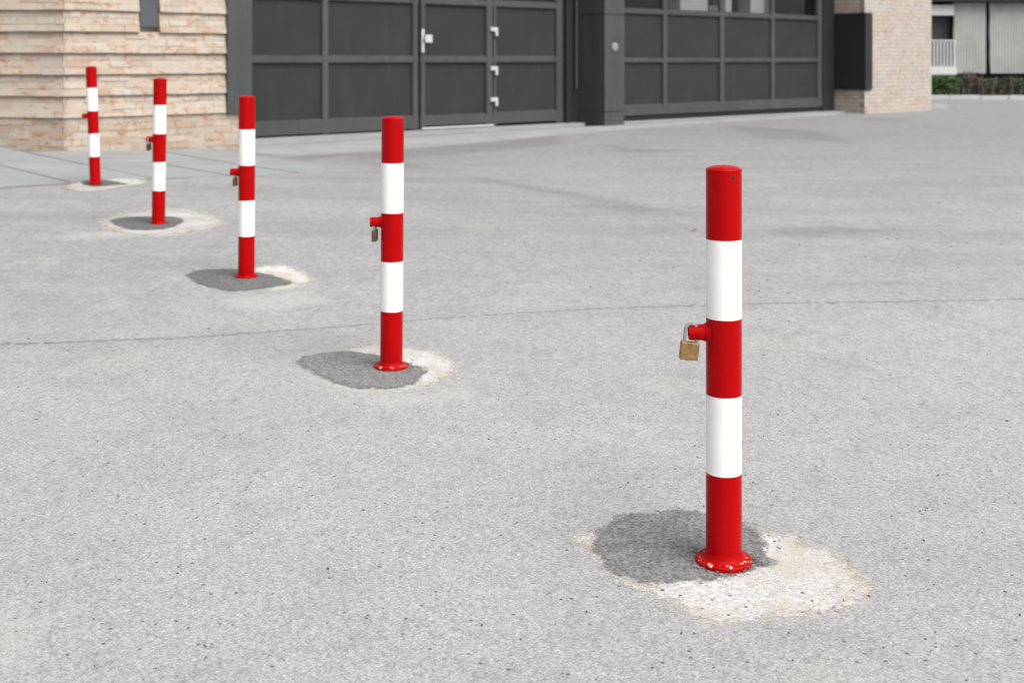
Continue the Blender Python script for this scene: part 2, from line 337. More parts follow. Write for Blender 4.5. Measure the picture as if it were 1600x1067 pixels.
RINGS = (crop(2.963, 860, 720, [(90, 370), (150, 335), (215, 335), (330, 300), (600, 280), (850, 285), (930, 318), (1050, 330), (1150, 360), (1280, 410), (1400, 490), (1495, 565), (1485, 630), (1350, 700), (1200, 735), (1000, 742), (850, 765), (740, 775), (640, 725), (520, 640), (430, 605), (330, 555), (230, 485), (190, 415)]),
         crop(2.32, 440, 160, [(165, 915), (260, 888), (350, 874), (480, 890), (570, 908), (650, 945), (622, 990), (560, 1025), (480, 1040), (300, 1050), (190, 1030)]),
         crop(2.667, 80, 80, [(770, 925), (860, 898), (950, 888), (1030, 906), (1100, 955), (1050, 980), (930, 1000)]),
         crop(2.667, 80, 80, [(195, 702), (280, 674), (420, 660), (560, 660), (690, 686), (740, 720), (645, 752), (520, 768), (400, 772), (280, 762), (215, 735)]))
SMEAR = (crop(2.667, 80, 80, [(0, 770), (150, 752), (290, 745), (400, 765), (280, 780), (60, 790)]), [(540, 612), (640, 615), (730, 605), (745, 622), (600, 640)], [(1457, 162), (1480, 163), (1484, 171), (1457, 170)],
         [(300, 470), (480, 452), (520, 470), (420, 490)], [(-20, 930), (80, 960), (60, 1040), (-20, 1050)], [(560, 560), (470, 585), (500, 610), (560, 625)])
# ------------------------------------------------------------------ ground: one sheet to the horizon
def axis(lo, hi, step, far):
    a = list(np.arange(lo, hi + 1e-6, step)); d = step; x = hi
    while x < far: d *= 1.6; x += d; a.append(x)
    d = step; x = lo
    while x > -far: d *= 1.6; x -= d; a.insert(0, x)
    return np.array(a)
gx, gy = axis(-8, 14, .16, 500), axis(0, 34, .16, 600)
gx = np.unique(np.round(np.r_[gx[gx < -3.2], np.arange(-3.2, 1.4, .05), gx[gx > 1.4]], 4))
gy = np.unique(np.round(np.r_[gy[gy < 2.3], np.arange(2.3, 9, .05), gy[gy > 9]], 4))
XX, YY = np.meshgrid(gx, gy); P = np.c_[XX.ravel(), YY.ravel()]
Z = np.concatenate([gz_many(P[i:i + 4000]) for i in range(0, len(P), 4000)])
me = bpy.data.meshes.new('ground'); nx = len(gx)
me.from_pydata(np.c_[P, Z].tolist(), [], [(j * nx + i, j * nx + i + 1, (j + 1) * nx + i + 1, (j + 1) * nx + i) for j in range(len(gy) - 1) for i in range(nx - 1)])
for nm, polys, w in (('dirt', DIRT, .28), ('smear', SMEAR, .16), ('halo', RINGS, .11)):
    val = np.zeros(len(P))
    for pl in polys:
        q = np.array([on_ground(*p) for p in pl]); lo, hi = q.min(0) - 1, q.max(0) + 1
        ok = ((P > lo) & (P < hi)).all(1); d = sdist(P[ok], q); t = np.clip((d + w * .6) / (w * 1.2), 0, 1); val[ok] = np.maximum(val[ok], t * t * (3 - 2 * t))
    me.attributes.new(nm, 'FLOAT', 'POINT').data.foreach_set('value', val.astype(np.float32))
me.materials.append(M['asphalt']); me.polygons.foreach_set('use_smooth', [True] * len(me.polygons))
g = bpy.data.objects.new('ground', me); COL.objects.link(g)
tag(g, 'worn pale grey speckled asphalt of the open yard', 'ground', kind='structure')

def patch(name, pts, mat, lift, label, cat, cell, margin, px=True):
    poly = np.array([on_ground(*q) for q in pts] if px else pts)
    for _ in range(2):                                   # round the traced corners off
        nxt = np.roll(poly, -1, 0); poly = np.stack([.75 * poly + .25 * nxt, .25 * poly + .75 * nxt], 1).reshape(-1, 2)
    lo, hi = poly.min(0) - margin, poly.max(0) + margin
    ax = np.arange(lo[0], hi[0] + cell, cell); ay = np.arange(lo[1], hi[1] + cell, cell)
    X, Y = np.meshgrid(ax, ay); q = np.c_[X.ravel(), Y.ravel()]; d = sdist(q, poly); k = len(ax)
    fs = [(j * k + i, j * k + i + 1, (j + 1) * k + i + 1, (j + 1) * k + i) for j in range(len(ay) - 1) for i in range(k - 1)]
    fs = [f for f in fs if max(d[list(f)]) > -margin]
    used = sorted({i for f in fs for i in f}); mp = {o: n for n, o in enumerate(used)}
    z = gz_many(q[used]) + (lift if lift < .01 else lift - (lift - (.001 if mat is M['palegrey'] else .002)) * np.clip(((q[used] - C0) @ N - 3.085) / .14, 0, 1))
    me = bpy.data.meshes.new(name); me.from_pydata(np.c_[q[used], z].tolist(), [], [tuple(mp[i] for i in f) for f in fs])
    at = me.attributes.new('edge', 'FLOAT', 'POINT'); at.data.foreach_set('value', d[used].astype(np.float32))
    me.materials.append(mat); me.polygons.foreach_set('use_smooth', [True] * len(me.polygons))
    o = bpy.data.objects.new(name, me); COL.objects.link(o); return tag(o, label, cat, kind='structure')
PALE, DARK = 'pale_concrete_ring', 'dark_asphalt_patch'
patch(PALE, crop(2.963, 860, 720, [(100, 370), (150, 338), (215, 335), (330, 300), (600, 280), (850, 285), (930, 320), (1050, 335), (1150, 365), (1280, 415), (1400, 495), (1485, 565), (1475, 620), (1350, 690), (1200, 722), (1000, 728), (850, 750), (740, 765), (640, 715), (520, 630), (430, 600), (330, 550), (230, 480), (195, 415)]),
      M['pale'], .0010, 'wide pale crumbling concrete ring at the foot of the front bollard', 'concrete patch', .012, .07)
patch(DARK, crop(2.963, 860, 720, [(205, 370), (260, 300), (330, 262), (420, 246), (560, 235), (700, 238), (850, 262), (915, 295), (960, 350), (985, 420), (1018, 480), (965, 492), (900, 505), (840, 540), (730, 548), (640, 555), (530, 578), (430, 566), (330, 528), (260, 490), (215, 425)]),
      M['dark'], .0020, 'large dark oval asphalt patch around the front bollard', 'asphalt patch', .012, .05)
patch(PALE, crop(2.32, 440, 160, [(175, 915), (260, 890), (350, 878), (480, 893), (570, 912), (640, 945), (615, 985), (560, 1020), (500, 1030), (440, 1000), (330, 960)]),
      M['pale'], .0010, 'pale concrete crescent right of the foot of the second bollard', 'concrete patch', .018, .07)
patch(DARK, crop(2.32, 440, 160, [(45, 940), (110, 915), (220, 902), (340, 915), (420, 940), (520, 960), (515, 985), (480, 1020), (420, 1035), (300, 1042), (200, 1022), (130, 985), (90, 960)]),
      M['dark'], .0020, 'dark leaf shaped asphalt patch around the second bollard', 'asphalt patch', .018, .06)
patch(PALE, crop(2.667, 80, 80, [(780, 925), (860, 900), (950, 892), (1030, 912), (1090, 955), (1050, 975), (990, 962), (930, 940)]),
      M['pale'], .0010, 'small pale concrete sliver behind the dark angular patch', 'concrete patch', .025, .06)
patch(DARK, crop(2.667, 80, 80, [(560, 930), (620, 912), (760, 908), (880, 925), (1005, 962), (985, 975), (900, 985), (830, 998), (720, 1002), (600, 965)]),
      M['darker'], .0020, 'dark angular asphalt patch around the third bollard', 'asphalt patch', .025, .06)
patch(PALE, crop(2.667, 80, 80, [(205, 702), (280, 678), (420, 664), (560, 664), (690, 690), (728, 720), (645, 748), (520, 762), (400, 768), (280, 758), (225, 735)]),
      M['palegrey'], .0010, 'complete pale concrete ring around the fourth bollard', 'concrete patch', .03, .08)
patch(DARK, crop(2.667, 80, 80, [(238, 705), (300, 693), (420, 690), (500, 690), (560, 702), (520, 730), (450, 747), (330, 747), (265, 725)]),
      M['darker'], .0020, 'dark asphalt patch inside the complete pale ring', 'asphalt patch', .03, .06)
# the long seam where two layers of asphalt meet
patch(PALE, crop(2.857, 0, 220, [(275, 208), (330, 192), (420, 180), (540, 174), (665, 178), (640, 196), (520, 212), (420, 228), (330, 226)]),
      M['palegrey'], .0145, 'thin pale concrete ring at the leaning bollard by the paving', 'concrete patch', .03, .08)
patch(DARK, crop(2.857, 0, 220, [(360, 192), (400, 182), (470, 182), (590, 194), (500, 200), (440, 206), (390, 202)]),
      M['darker'], .017, 'small dark asphalt patch around the leaning bollard', 'asphalt patch', .03, .06)
top = [(-60, 541), (0, 537), (100, 534), (200, 530), (300, 526), (420, 518), (560, 508), (700, 496), (870, 485), (1050, 478), (1200, 474), (1400, 471), (1660, 466)]
patch('asphalt_seam', top + [(x, y + (2.0 if x < 420 else .9) + .5 * math.sin(x * .05)) for x, y in reversed(top)], M['seam'], .001, 'thin dark seam running across the whole yard', 'seam', .02, .05)
# ------------------------------------------------------------------ paving slabs, concrete strip and gutter along the building
def plate(mb, pts, lift, thick, m=0, px=False):
    q = [on_ground(*p) for p in pts] if px else pts
    z = gz_many(q)
    b = [(x, y, w + lift - thick) for (x, y), w in zip(q, z)]; t = [(x, y, w + lift) for (x, y), w in zip(q, z)]
    mb.hexa(b + t, m)
def ts(t, s): q = C0 + U * t + N * s; return (float(q[0]), float(q[1]))
mb = MB(); js = [-6.4 + .745 * i for i in range(12)]
for i in range(len(js) - 1):
    rows = [-5.8, -4.9, -3.9, -2.95, -2.0, -1.0, .015, 1.02, 2.03, 3.08]
    if js[i] > -.5: rows = [.02, 1.55, 3.1]
    for a, b in zip(rows[:-1], rows[1:]):
        t0, t1 = js[i] + .012, js[i + 1] - .012
        n = 4                                            # each slab follows the slope in four strips
        for k in range(n):
            s0, s1 = a + .006 + (b - a - .02) * k / n, a + .006 + (b - a - .02) * (k + 1) / n
            plate(mb, [ts(t0, s1), ts(t1, s1), ts(t1, s0), ts(t0, s0)],   .010 + .002 * ((i * 7 + int(a * 3)) % 3 - 1), .03)
tag(mb.build('paving', M['slab']), 'grey paving slabs with diagonal joints before the brick corner', 'pavement', kind='structure')
mb = MB()
for t in np.arange(-6.4, 1.7, .3):
    for s_ in np.arange(.02 if t > -.2 else -5.8, 2.95, .19): plate(mb, [ts(t, s_ + .19), ts(t + .3, s_ + .19), ts(t + .3, s_), ts(t, s_)], .004, .01)
tag(mb.build('paving_bed', M['joint']), 'dark sand bed in the joints of the paving', 'pavement', kind='structure')

def ribbon(name, up, lo, mat, lift, label, cat, thick=.02, n=40):
    mb = MB()
    def at(line, x):
        return float(np.interp(x, [p[0] for p in line], [p[1] for p in line]))
    xs = np.linspace(max(up[0][0], lo[0][0]), min(up[-1][0], lo[-1][0]), n)
    for a, b in zip(xs[:-1], xs[1:]):
        plate(mb, [(a, at(lo, a)), (b, at(lo, b)), (b, at(up, b)), (a, at(up, a))], lift, thick, px=True)
    return tag(mb.build(name, mat), label, cat, kind='structure')
ribbon('concrete_strip', [(378, 232), (520, 225), (700, 213.5), (900, 201), (1100, 190), (1310, 178)], [(378, 241), (440, 245), (560, 238), (700, 226.5), (900, 208.5), (1100, 193), (1310, 180)], M['strip'], .02, 'pale concrete strip along the foot of both garage doors', 'pavement')
ribbon('gutter', [(378, 230), (520, 223), (700, 211.5), (900, 199), (1100, 188.2), (1310, 176.5)], [(378, 232), (520, 225), (700, 213.5), (900, 201), (1100, 190), (1310, 178)], M['gutter'], .006, 'narrow dark drain line between doors and pale strip', 'gutter')
# ------------------------------------------------------------------ garage building
bld = empty('garage_building', (C0[0], C0[1], -1.05))
bld.matrix_world = Matrix.Translation((0, 0, 0)); bld.location = (0, 0, 0)
tag(bld, 'modern garage building with pale layered brickwork and two charcoal panelled doors', 'building')
ZB, ZT = -1.36, 2.6
COURSE = .0795
def brickwork(mb, p0, d, nrm, L, z0, z1, zref, lap, holes=(), slots=(), jag=1.0, blen=.245):
    """bricks one by one; every third course starts a new leaning band when lap > 0"""
    rec = .0055 if lap > 0 else .011
    k0 = math.floor((z0 - zref) / COURSE); k1 = math.ceil((z1 - zref) / COURSE)
    for k in range(k0, k1):
        za = zref + k * COURSE; zb = za + COURSE - (.006 if lap > 0 else .010)
        band = k % 3; banded = lap > 0 and k >= -3 * 0 - 999
        low = za < zref - .001                          # plain courses at the foot
        o = (lap * (1 - band / 3.0)) if not low else lap * .35
        lean = lap / 3.0 if not low else 0
        # mortar backing
        def wpt(a, s, z): return (p0[0] + d[0] * a + nrm[0] * s, p0[1] + d[1] * a + nrm[1] * s, z)
        def blk(a, b, s0, s1b, s1t, z_0, z_1, m, tone):
            c = [wpt(a, s1b, z_0), wpt(b, s1b, z_0), wpt(b, s0, z_0), wpt(a, s0, z_0), wpt(a, s1t, z_1), wpt(b, s1t, z_1), wpt(b, s0, z_1), wpt(a, s0, z_1)]
            mb.hexa(c, m, tone)
        segs = [(0, L)]
        for (h0, h1, hz) in holes:
            if zb > hz: segs = [(0, h0), (h1, L)]
        for (sa, sb) in segs:
            blk(sa, sb, -.10, o - rec, o - lean - rec, za, za + COURSE, 1, 0)
            a = sa - (random.random() * .1 + (k % 2) * blen / 2)
            while a < sb - .01:
                ln = blen * random.uniform(.86, 1.12); x0, x1 = max(a, sa), min(a + ln - .007, sb)
                gap = 0
                for (st, kk) in slots:
                    if kk == k and x0 < st < x1 + .05: x1 = max(x0 + .03, st - .012); gap = 1
                if x1 - x0 > .02:
                    j = random.uniform(-.006, .006) * jag
                    dz = random.uniform(-.004, .002) * jag
                    tone = random.random() if lap > 0 else random.uniform(.2, .8)
                    blk(x0, x1, -.02, o + j, o - lean + j * .6, za + dz, zb + dz * .5, 0, tone)
                    if gap: blk(x1 + .001, x1 + .022, -.02, o - .006, o - lean - .006, za + .001, zb, 2, 0)
                a += ln if not gap else (x1 + .024 - a)

ZREF = z_at(180, t_at(230))                            # lowest lapped edge
LWALL = 2.14
h0, h1, hz = t_at(218.5), t_at(250.5), z_at(44, t_at(235))
mb = MB()
slots_front = [(t_at(124), 5), (t_at(206), 5), (t_at(288), 5), (t_at(122), -1), (t_at(208), -1), (t_at(288), -1)]
brickwork(mb, ts(-.018, 0), U, N, LWALL + .018, ZB, ZT, ZREF, .042, [(h0, h1, hz)], slots_front)
ret = np.array([-.985, .17]); ret /= np.linalg.norm(ret); retn = np.array([-ret[1], ret[0]]) * 1.0
if retn[1] > 0: retn = -retn
pL = C0 + ret * 6
brickwork(mb, pL, -ret, retn, 6.018, ZB, ZT, ZREF, .042, (), [(6 - .33, 5), (6 - .43, -2)])
# corner fillers behind the brick skins
core = [C0 - N * .09 - retn * .02, C0 + U * LWALL - N * .09, C0 + U * LWALL - N * 4, C0 + ret * 6 - N * 4, C0 + ret * 6 - retn * .09]
zb_, zt_ = ZB, ZT
mb.rings([[(p[0], p[1], zb_) for p in core], [(p[0], p[1], zt_) for p in core]], 1)
mb.build('brick_wall', [M['brick'], M['mortar'], M['slot']], bld, attr=True)
mb = MB(); mb.fbox(h0 + .004, h1 - .004, -.085, -.012, hz + .006, ZT - .01); mb.fbox(h0 + .004, h1 - .004, -.010, -.002, hz + .006, hz + .26, 0)
mb.build('slit_window', M['slit'], bld, bevel=.004)
def corner_box(t0, t1, s0, s1, z0, z1, name='corner_box'):
    mb = MB(); mb.fbox(t0, t1, s0, s1, z0, z1); return mb
# charcoal box over the corner of the left wall
tb0 = t_at(355.5, .06)
mb = MB(); mb.fbox(tb0, t_at(393, .06), -.42, .065, z_at(178.5, tb0, .06), ZT - .02); mb.build('corner_box', M['colm'], bld, bevel=.006)

SL, SR = -.50, -.66                                    # planes of the two doors
def rail_h(mb, t0, t1, s, z0, z1, depth, ch=.022):     # horizontal bar with a sloping upper and lower shoulder
    c = [F(t0, s, z0 + ch), F(t1, s, z0 + ch), F(t1, s - depth, z0), F(t0, s - depth, z0), F(t0, s, z1 - ch), F(t1, s, z1 - ch), F(t1, s - depth, z1), F(t0, s - depth, z1)]
    mb.hexa(c)
def rail_v(mb, t0, t1, s, z0, z1, depth, ch=.014):
    c = [F(t0 + ch, s, z0), F(t1 - ch, s, z0), F(t1, s - depth, z0), F(t0, s - depth, z0), F(t0 + ch, s, z1), F(t1 - ch, s, z1), F(t1, s - depth, z1), F(t0, s - depth, z1)]
    mb.hexa(c)
DEP = .06
def panel(name, t0, t1, s, z0, z1, mat, parent, th=.012):
    mb = MB(); c = [(t0, 0, z0), (t1, 0, z0), (t1, th, z0), (t0, th, z0), (t0, 0, z1), (t1, 0, z1), (t1, th, z1), (t0, th, z1)]
    # local x along the facade so that the ribs run upright
    rot = Matrix(((U[0], N[0], 0, 0), (U[1], N[1], 0, 0), (0, 0, 1, 0), (0, 0, 0, 1)))
    mb.hexa([(t - t0, s_, z) for t, s_, z in c])
    o = mb.build(name, mat, parent)
    q = F(t0, s, 0); o.matrix_world = Matrix(((U[0], -N[0], 0, q.x), (U[1], -N[1], 0, q.y), (0, 0, 1, 0), (0, 0, 0, 1)))
    return o
# ---- left door
L = {n: t_at(p, SL) for n, p in dict(a0=388, a=395.5, b=503, b2=514.5, c=644.5, c2=654, d0=656.5, d=664.5, e=759, e2=770.5, f=776.5, g=869, g2=879).items()}
zt0 = -1.015; zr = -.80
RL = [(zr, None)]
MIDL, MID2, MID3 = (-.075, .05), (.765, .885), (1.62, 1.74)
door = MB()
rail_h(door, L['a0'], L['c2'], SL, zt0, zr, DEP)                       # kick rail of the fixed leaf
rail_h(door, L['e2'], L['g2'], SL, zt0 + .02, zr, DEP)
for z0, z1 in (MIDL, MID2, MID3):
    rail_h(door, L['a0'], L['c2'], SL - .003, z0, z1, DEP); rail_h(door, L['e2'], L['g2'], SL - .003, z0, z1, DEP)
for k0, k1 in (('a0', 'a'), ('b', 'b2'), ('c', 'c2'), ('e2', 'f'), ('g', 'g2')):
    rail_v(door, L[k0], L[k1], SL - (.001 if k0 not in ('a0', 'c') else -.001), zt0 + .006, 1.75, DEP)
gd = door.build('garage_door', M['frame'], bld)
for (c0, c1) in (('a', 'b'), ('b2', 'c'), ('f', 'g')):
    panel('panel', L[c0] - .01, L[c1] + .01, SL - .045, zr - .03, MIDL[0] + .03, M['panel'], gd)
    panel('panel', L[c0] - .01, L[c1] + .01, SL - .045, MIDL[1] - .03, MID2[0] + .03, M['panel'], gd)
    panel('glass_pane', L[c0] - .01, L[c1] + .01, SL - .045, MID2[1] - .03, MID3[0] + .03, M['glass'], gd)
wk = MB(); S2 = SL + .012; wz = zt0 + .035
rail_h(wk, L['d0'], L['e2'] - .012, S2, wz, zr - .01, .07)
for z0, z1 in (MIDL, MID2, MID3): rail_h(wk, L['d0'], L['e2'] - .012, S2 - .003, z0, z1, .07)
rail_v(wk, L['d0'], L['d'], S2 + .001, wz + .004, 1.74, .07); rail_v(wk, L['e'], L['e2'] - .012, S2 + .001, wz + .004, 1.74, .07)
wd = wk.build('wicket_door', M['frame'], gd)
for nm, z0, z1, mt in (('panel', zr - .04, MIDL[0] + .03, 'panel'), ('panel', MIDL[1] - .03, MID2[0] + .03, 'panel'), ('glass_pane', MID2[1] - .03, MID3[0] + .03, 'glass')):
    panel(nm, L['d'] - .01, L['e'] + .01, SL - .04, z0, z1, M[mt], gd)
mb = MB(); mb.fbox(L['d0'] + .01, L['e2'] - .02, SL - .02, SL + .045, wz - .03, wz - .004); mb.build('door_sill', M['silver'], gd, bevel=.003)
th_ = t_at(660.5, S2); mb = MB()
mb.fbox(th_ - .028, th_ + .022, S2, S2 + .016, z_at(82, th_, S2), z_at(46, th_, S2))
mb.build('lock_plate', M['silver'], gd, bevel=.004)
mb = MB(); zh = z_at(61, th_, S2)
mb.tube([F(th_ + .005, S2 + .015, zh), F(th_ + .005, S2 + .06, zh)], .012)
mb.fbox(th_ + .0, th_ + .125, S2 + .045, S2 + .068, zh - .055, zh + .055); mb.build('handle', M['silver'], gd, bevel=.01)
for py in (49, 110, 158.5):
    th2 = t_at(769.5, S2); zz = z_at(py, th2, S2); mb = MB()
    mb.fbox(th2 - .055, th2 + .085, S2, S2 + .035, zz - .005, zz + .055); mb.fbox(th2 + .035, th2 + .085, S2 - .004, S2 + .038, zz - .075, zz - .006)
    mb.build('hinge', M['silver'], gd, bevel=.006)
# ---- dark reveal and rain pipe between the left door and the column
mb = MB(); mb.fbox(L['g2'] + .012, t_at(912, SL - .06), -.95, SL - .03, ZB, ZT - .02); mb.fbox(t_at(884, SL), t_at(890, SL), SL - .028, SL + .02, -1.05, ZT - .02)
mb.build('door_reveal', M['dkmetal'], bld, bevel=.005)
tp = t_at(901.5, SL + .04); mb = MB(); mb.tube([F(tp, SL + .03, z_at(138, tp, SL)), F(tp, SL + .03, ZT - .02)], .017); mb.build('rain_pipe', M['frame'], bld, smooth=True)
# ---- column
tc0, tc1 = t_at(945), t_at(975.5)
mb = MB(); zs1, zs2 = z_at(23, tc0), z_at(175.5, tc0)
for z0, z1 in ((ZB, zs2 - .006), (zs2 + .006, zs1 - .006), (zs1 + .006, ZT - .01)): mb.fbox(tc0, tc1, -.62, 0, z0, z1)
col = mb.build('column', M['colm'], bld, bevel=.004)
mb = MB(); mb.fbox(tc0 + .012, tc1 - .012, -.60, -.012, ZB, ZT - .02); mb.build('column_core', M['dkmetal'], bld)
tk = t_at(960.5); zk = z_at(74, tk)
mb = MB(); mb.lathe([(.07, 0), (.07, .012), (.06, .018)], 28, 0, lambda x, y, z: F(tk + x, z, zk + y)); mb.build('key_switch', M['steelgrey'], col, smooth=True)
# ---- right door
R = {n: t_at(p, SR) for n, p in dict(a0=958, a=976.5, b=1036, b2=1043.3, c=1125, c2=1132.6, d=1205, d2=1211.2, e=1277.5, e2=1285).items()}
rz0, rzr = -.985, -.775
MIDR, GLZ, TOPR = (-.085, .02), (.745, .862), (1.60, 1.72)
door = MB(); rail_h(door, R['a0'], R['e2'], SR, rz0, rzr, DEP)
for z0, z1 in (MIDR, GLZ, TOPR): rail_h(door, R['a0'], R['e2'], SR - .003, z0, z1, DEP)
for k0, k1 in (('a0', 'a'), ('b', 'b2'), ('c', 'c2'), ('d', 'd2'), ('e', 'e2')): rail_v(door, R[k0], R[k1], SR - .001, rz0 + .15, 1.73, DEP)
rd = door.build('garage_door', M['frame'], bld)
for (c0, c1) in (('a', 'b'), ('b2', 'c'), ('c2', 'd'), ('d2', 'e')):
    panel('panel', R[c0] - .01, R[c1] + .01, SR - .045, rzr - .03, MIDR[0] + .03, M['panel'], rd)
    panel('panel', R[c0] - .01, R[c1] + .01, SR - .045, MIDR[1] - .03, GLZ[0] + .03, M['panel'], rd)
    panel('glass_pane', R[c0] - .01, R[c1] + .01, SR - .045, GLZ[1] - .03, TOPR[0] + .03, M['glass'], rd)
mb = MB(); mb.fbox(R['a0'], R['e2'], SR - .05, SR - .02, rz0 - .05, rz0 - .002); mb.build('gap_shadow_strip', M['black'], rd)  # black strip put in as the shadow in the gap below the door
mb = MB(); mb.fbox(R['e2'] + .012, t_at(1302, SR) + .02, SR - .3, SR + .01, ZB, ZT - .02); mb.build('door_jamb', M['dkmetal'], bld, bevel=.005)
# ---- right brick pier
tp0, tp1 = t_at(1351), t_at(1455.5)
mb = MB(); zpr = -1.12
brickwork(mb, ts(tp0, 0), U, N, tp1 - tp0, ZB, ZT, zpr, .0, jag=.5, blen=.30)
brickwork(mb, ts(tp0, -.78), N, -U, .78, ZB, ZT, zpr, .0, jag=.5, blen=.30)
mb.fbox(tp0 + .05, tp1, -4, -.05, ZB, ZT, 1)
mb.build('brick_pier', [M['brickgrey'], M['mortardark'], M['slot']], bld, attr=True)
mb = MB(); cz0, cz1 = z_at(141, tp0), z_at(20.5, tp0)
mb.fbox(tp0 - .05, t_at(1363.5, .05), -.66, .05, cz0, cz1); mb.build('corner_box', M['dkmetal'], bld, bevel=.006)
# ---- lintel, roof, rear and inside
ZH = 1.76
mb = MB(); mb.fbox(LWALL + .002, tc0 - .002, -.9, -.40, ZH, ZT - .012); mb.fbox(tc1 + .002, tp0 - .002, -.9, -.40, ZH, ZT - .012); mb.build('lintel', M['frame'], bld)
mb = MB(); rp = [C0 + retn * .12 + U * -.05, C0 + U * (tp1 + .1) + N * .12, C0 + U * (tp1 + .1) - N * 8, C0 + ret * 6.1 - N * 8, C0 + ret * 6.1 + retn * .12]
mb.rings([[(p[0], p[1], ZT) for p in rp], [(p[0], p[1], ZT + .3) for p in rp]]); mb.build('roof', M['roofing'], bld)
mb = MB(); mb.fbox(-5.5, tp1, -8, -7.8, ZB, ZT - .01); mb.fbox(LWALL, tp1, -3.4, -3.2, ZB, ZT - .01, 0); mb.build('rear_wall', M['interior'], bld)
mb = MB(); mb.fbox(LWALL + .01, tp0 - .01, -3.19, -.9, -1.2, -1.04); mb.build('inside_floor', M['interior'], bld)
mb = MB(); mb.fbox(R['a'] + .1, R['e'] - .1, SR - .62, SR - .10, .66, .70); mb.build('standin_shelf', M['interior'], bld)  # made-up board that carries the stand-in boxes
# door thresholds
mb = MB(); mb.fbox(LWALL + .004, L['g2'] + .3, -.9, -.30, ZB, -1.021); mb.fbox(tc1 + .004, tp0 - .004, -.95, -.40, ZB, -1.055)
mb.build('threshold', M['threshold'], bld)
# made-up boxes standing in for bright reflections, on the shelf behind the upper panes
def standin_box(p0, p1, s, z1, name, label, hole=None, zlow=.70):
    mb = MB(); a, b = t_at(p0, s), t_at(p1, s); mb.fbox(a, b, s - .3, s, zlow, z1)
    mb.fbox(a - .008, b + .008, s - .308, s + .008, z1 - .10, z1 + .004)
    o = mb.build(name, M['standin_pale'], None, bevel=.006); return tag(o, label, 'box', 'stand-in boxes behind the garage panes')
sb = SR - .16
standin_box(1063, 1106, sb, 1.45, 'reflection_standin', 'broad pale stand-in box for the reflection in the second glass pane')
standin_box(1110, 1121, sb - .05, .97, 'reflection_standin', 'low narrow pale stand-in box for the reflection beside the broad one')
standin_box(1133.5, 1143, sb, 1.5, 'reflection_standin', 'slim upright pale stand-in box for the reflection at the edge of the third pane')
standin_box(1173, 1202, sb, 1.42, 'reflection_standin', 'pale stand-in box for the reflection in the third pane beside the dark gap')

# ------------------------------------------------------------------ bollards
HB = 1.0; RAD = .0447
def frac(y): return 1.268 - (y - HOR) * 3.0206 / FPX      # band edges read on the near side of the front post
zs = [.006, frac(748), frac(624), frac(502), frac(377), .9885]
def bollard_parts(root, withbolt=True):
    mb = MB(); prof = [(RAD, zs[0])]; mats = []
    for i in range(5):
        a, b = zs[i], zs[i + 1] - .0
        mats += [i % 2, i % 2, i % 2]; prof += [(RAD, a + (b - a) * .5), (RAD, b - .0008), (RAD, b)]
    mb.lathe(prof, 64, mats[:len(prof) - 1], caps=True)
    mb.build('post', [M['red'], M['white']], root, smooth=True)
    mb = MB(); z0 = zs[5]
    mb.lathe([(RAD + .0002, z0 + .0006), (RAD + .0004, z0 + .002), (RAD - .001, z0 + .0045), (.036, z0 + .0085), (.024, z0 + .0115), (.010, z0 + .0132), (.001, z0 + .0135)], 64); mb.build('cap', M['red'], root, smooth=True)
    mb = MB(); mb.lathe([(.069, -.012), (.071, .001), (.0708, .006), (.068, .0088), (.062, .0094), (.054, .0098), (.0495, .0125), (.047, .018), (RAD + .0006, .027), (RAD - .002, .028)], 64); mb.build('base_flange', M['redchip'], root, smooth=True)
    mb = MB(); zc = .578                                # stub tube for the padlock, flared where it leaves the post, ring end open
    ax = lambda x, y, z: (-z, y, zc + x)
    mb.lathe([(.030, .036), (.0255, .044), (.0215, .050), (.0200, .056), (.0196, .086), (.0190, .0885), (.0150, .0885), (.0145, .075), (.001, .0745)], 32, 0, ax); mb.build('lock_stub', M['red'], root, smooth=True)
    mb = MB(); an = math.radians(-68); ca, sa_ = math.cos(an), math.sin(an); zb = zs[5] - .016
    def ab(x, y, z): return (ca * (RAD - .002 + z) - sa_ * x, sa_ * (RAD - .002 + z) + ca * x, zb + y)
    mb.lathe([(.0048, 0), (.0048, .0024), (.0030, .0028)], 16, 0, ab); mb.build('screw', M['black'], root, smooth=True)
spots = [  # base row/col in the picture, height px, lean of the post in degrees, label
    (1131, 878, 620, 0.0, 'red and white bollard with brass padlock shown face on and chipped red flange'),
    (611.5, 573, 391, -.35, 'red and white bollard standing in a leaf shaped dark asphalt patch'),
    (385, 434, 284, -.2, 'red and white bollard standing in an angular dark patch with a pale sliver behind'),
    (247.5, 349, 227, -.7, 'red and white bollard standing inside a complete pale concrete ring'),
    (149, 289, 185, 2.1, 'leaning red and white bollard on the edge of the paving slabs, without visible padlock')]
GRP = 'red and white bollards across the yard'
proto = None; bolls = []
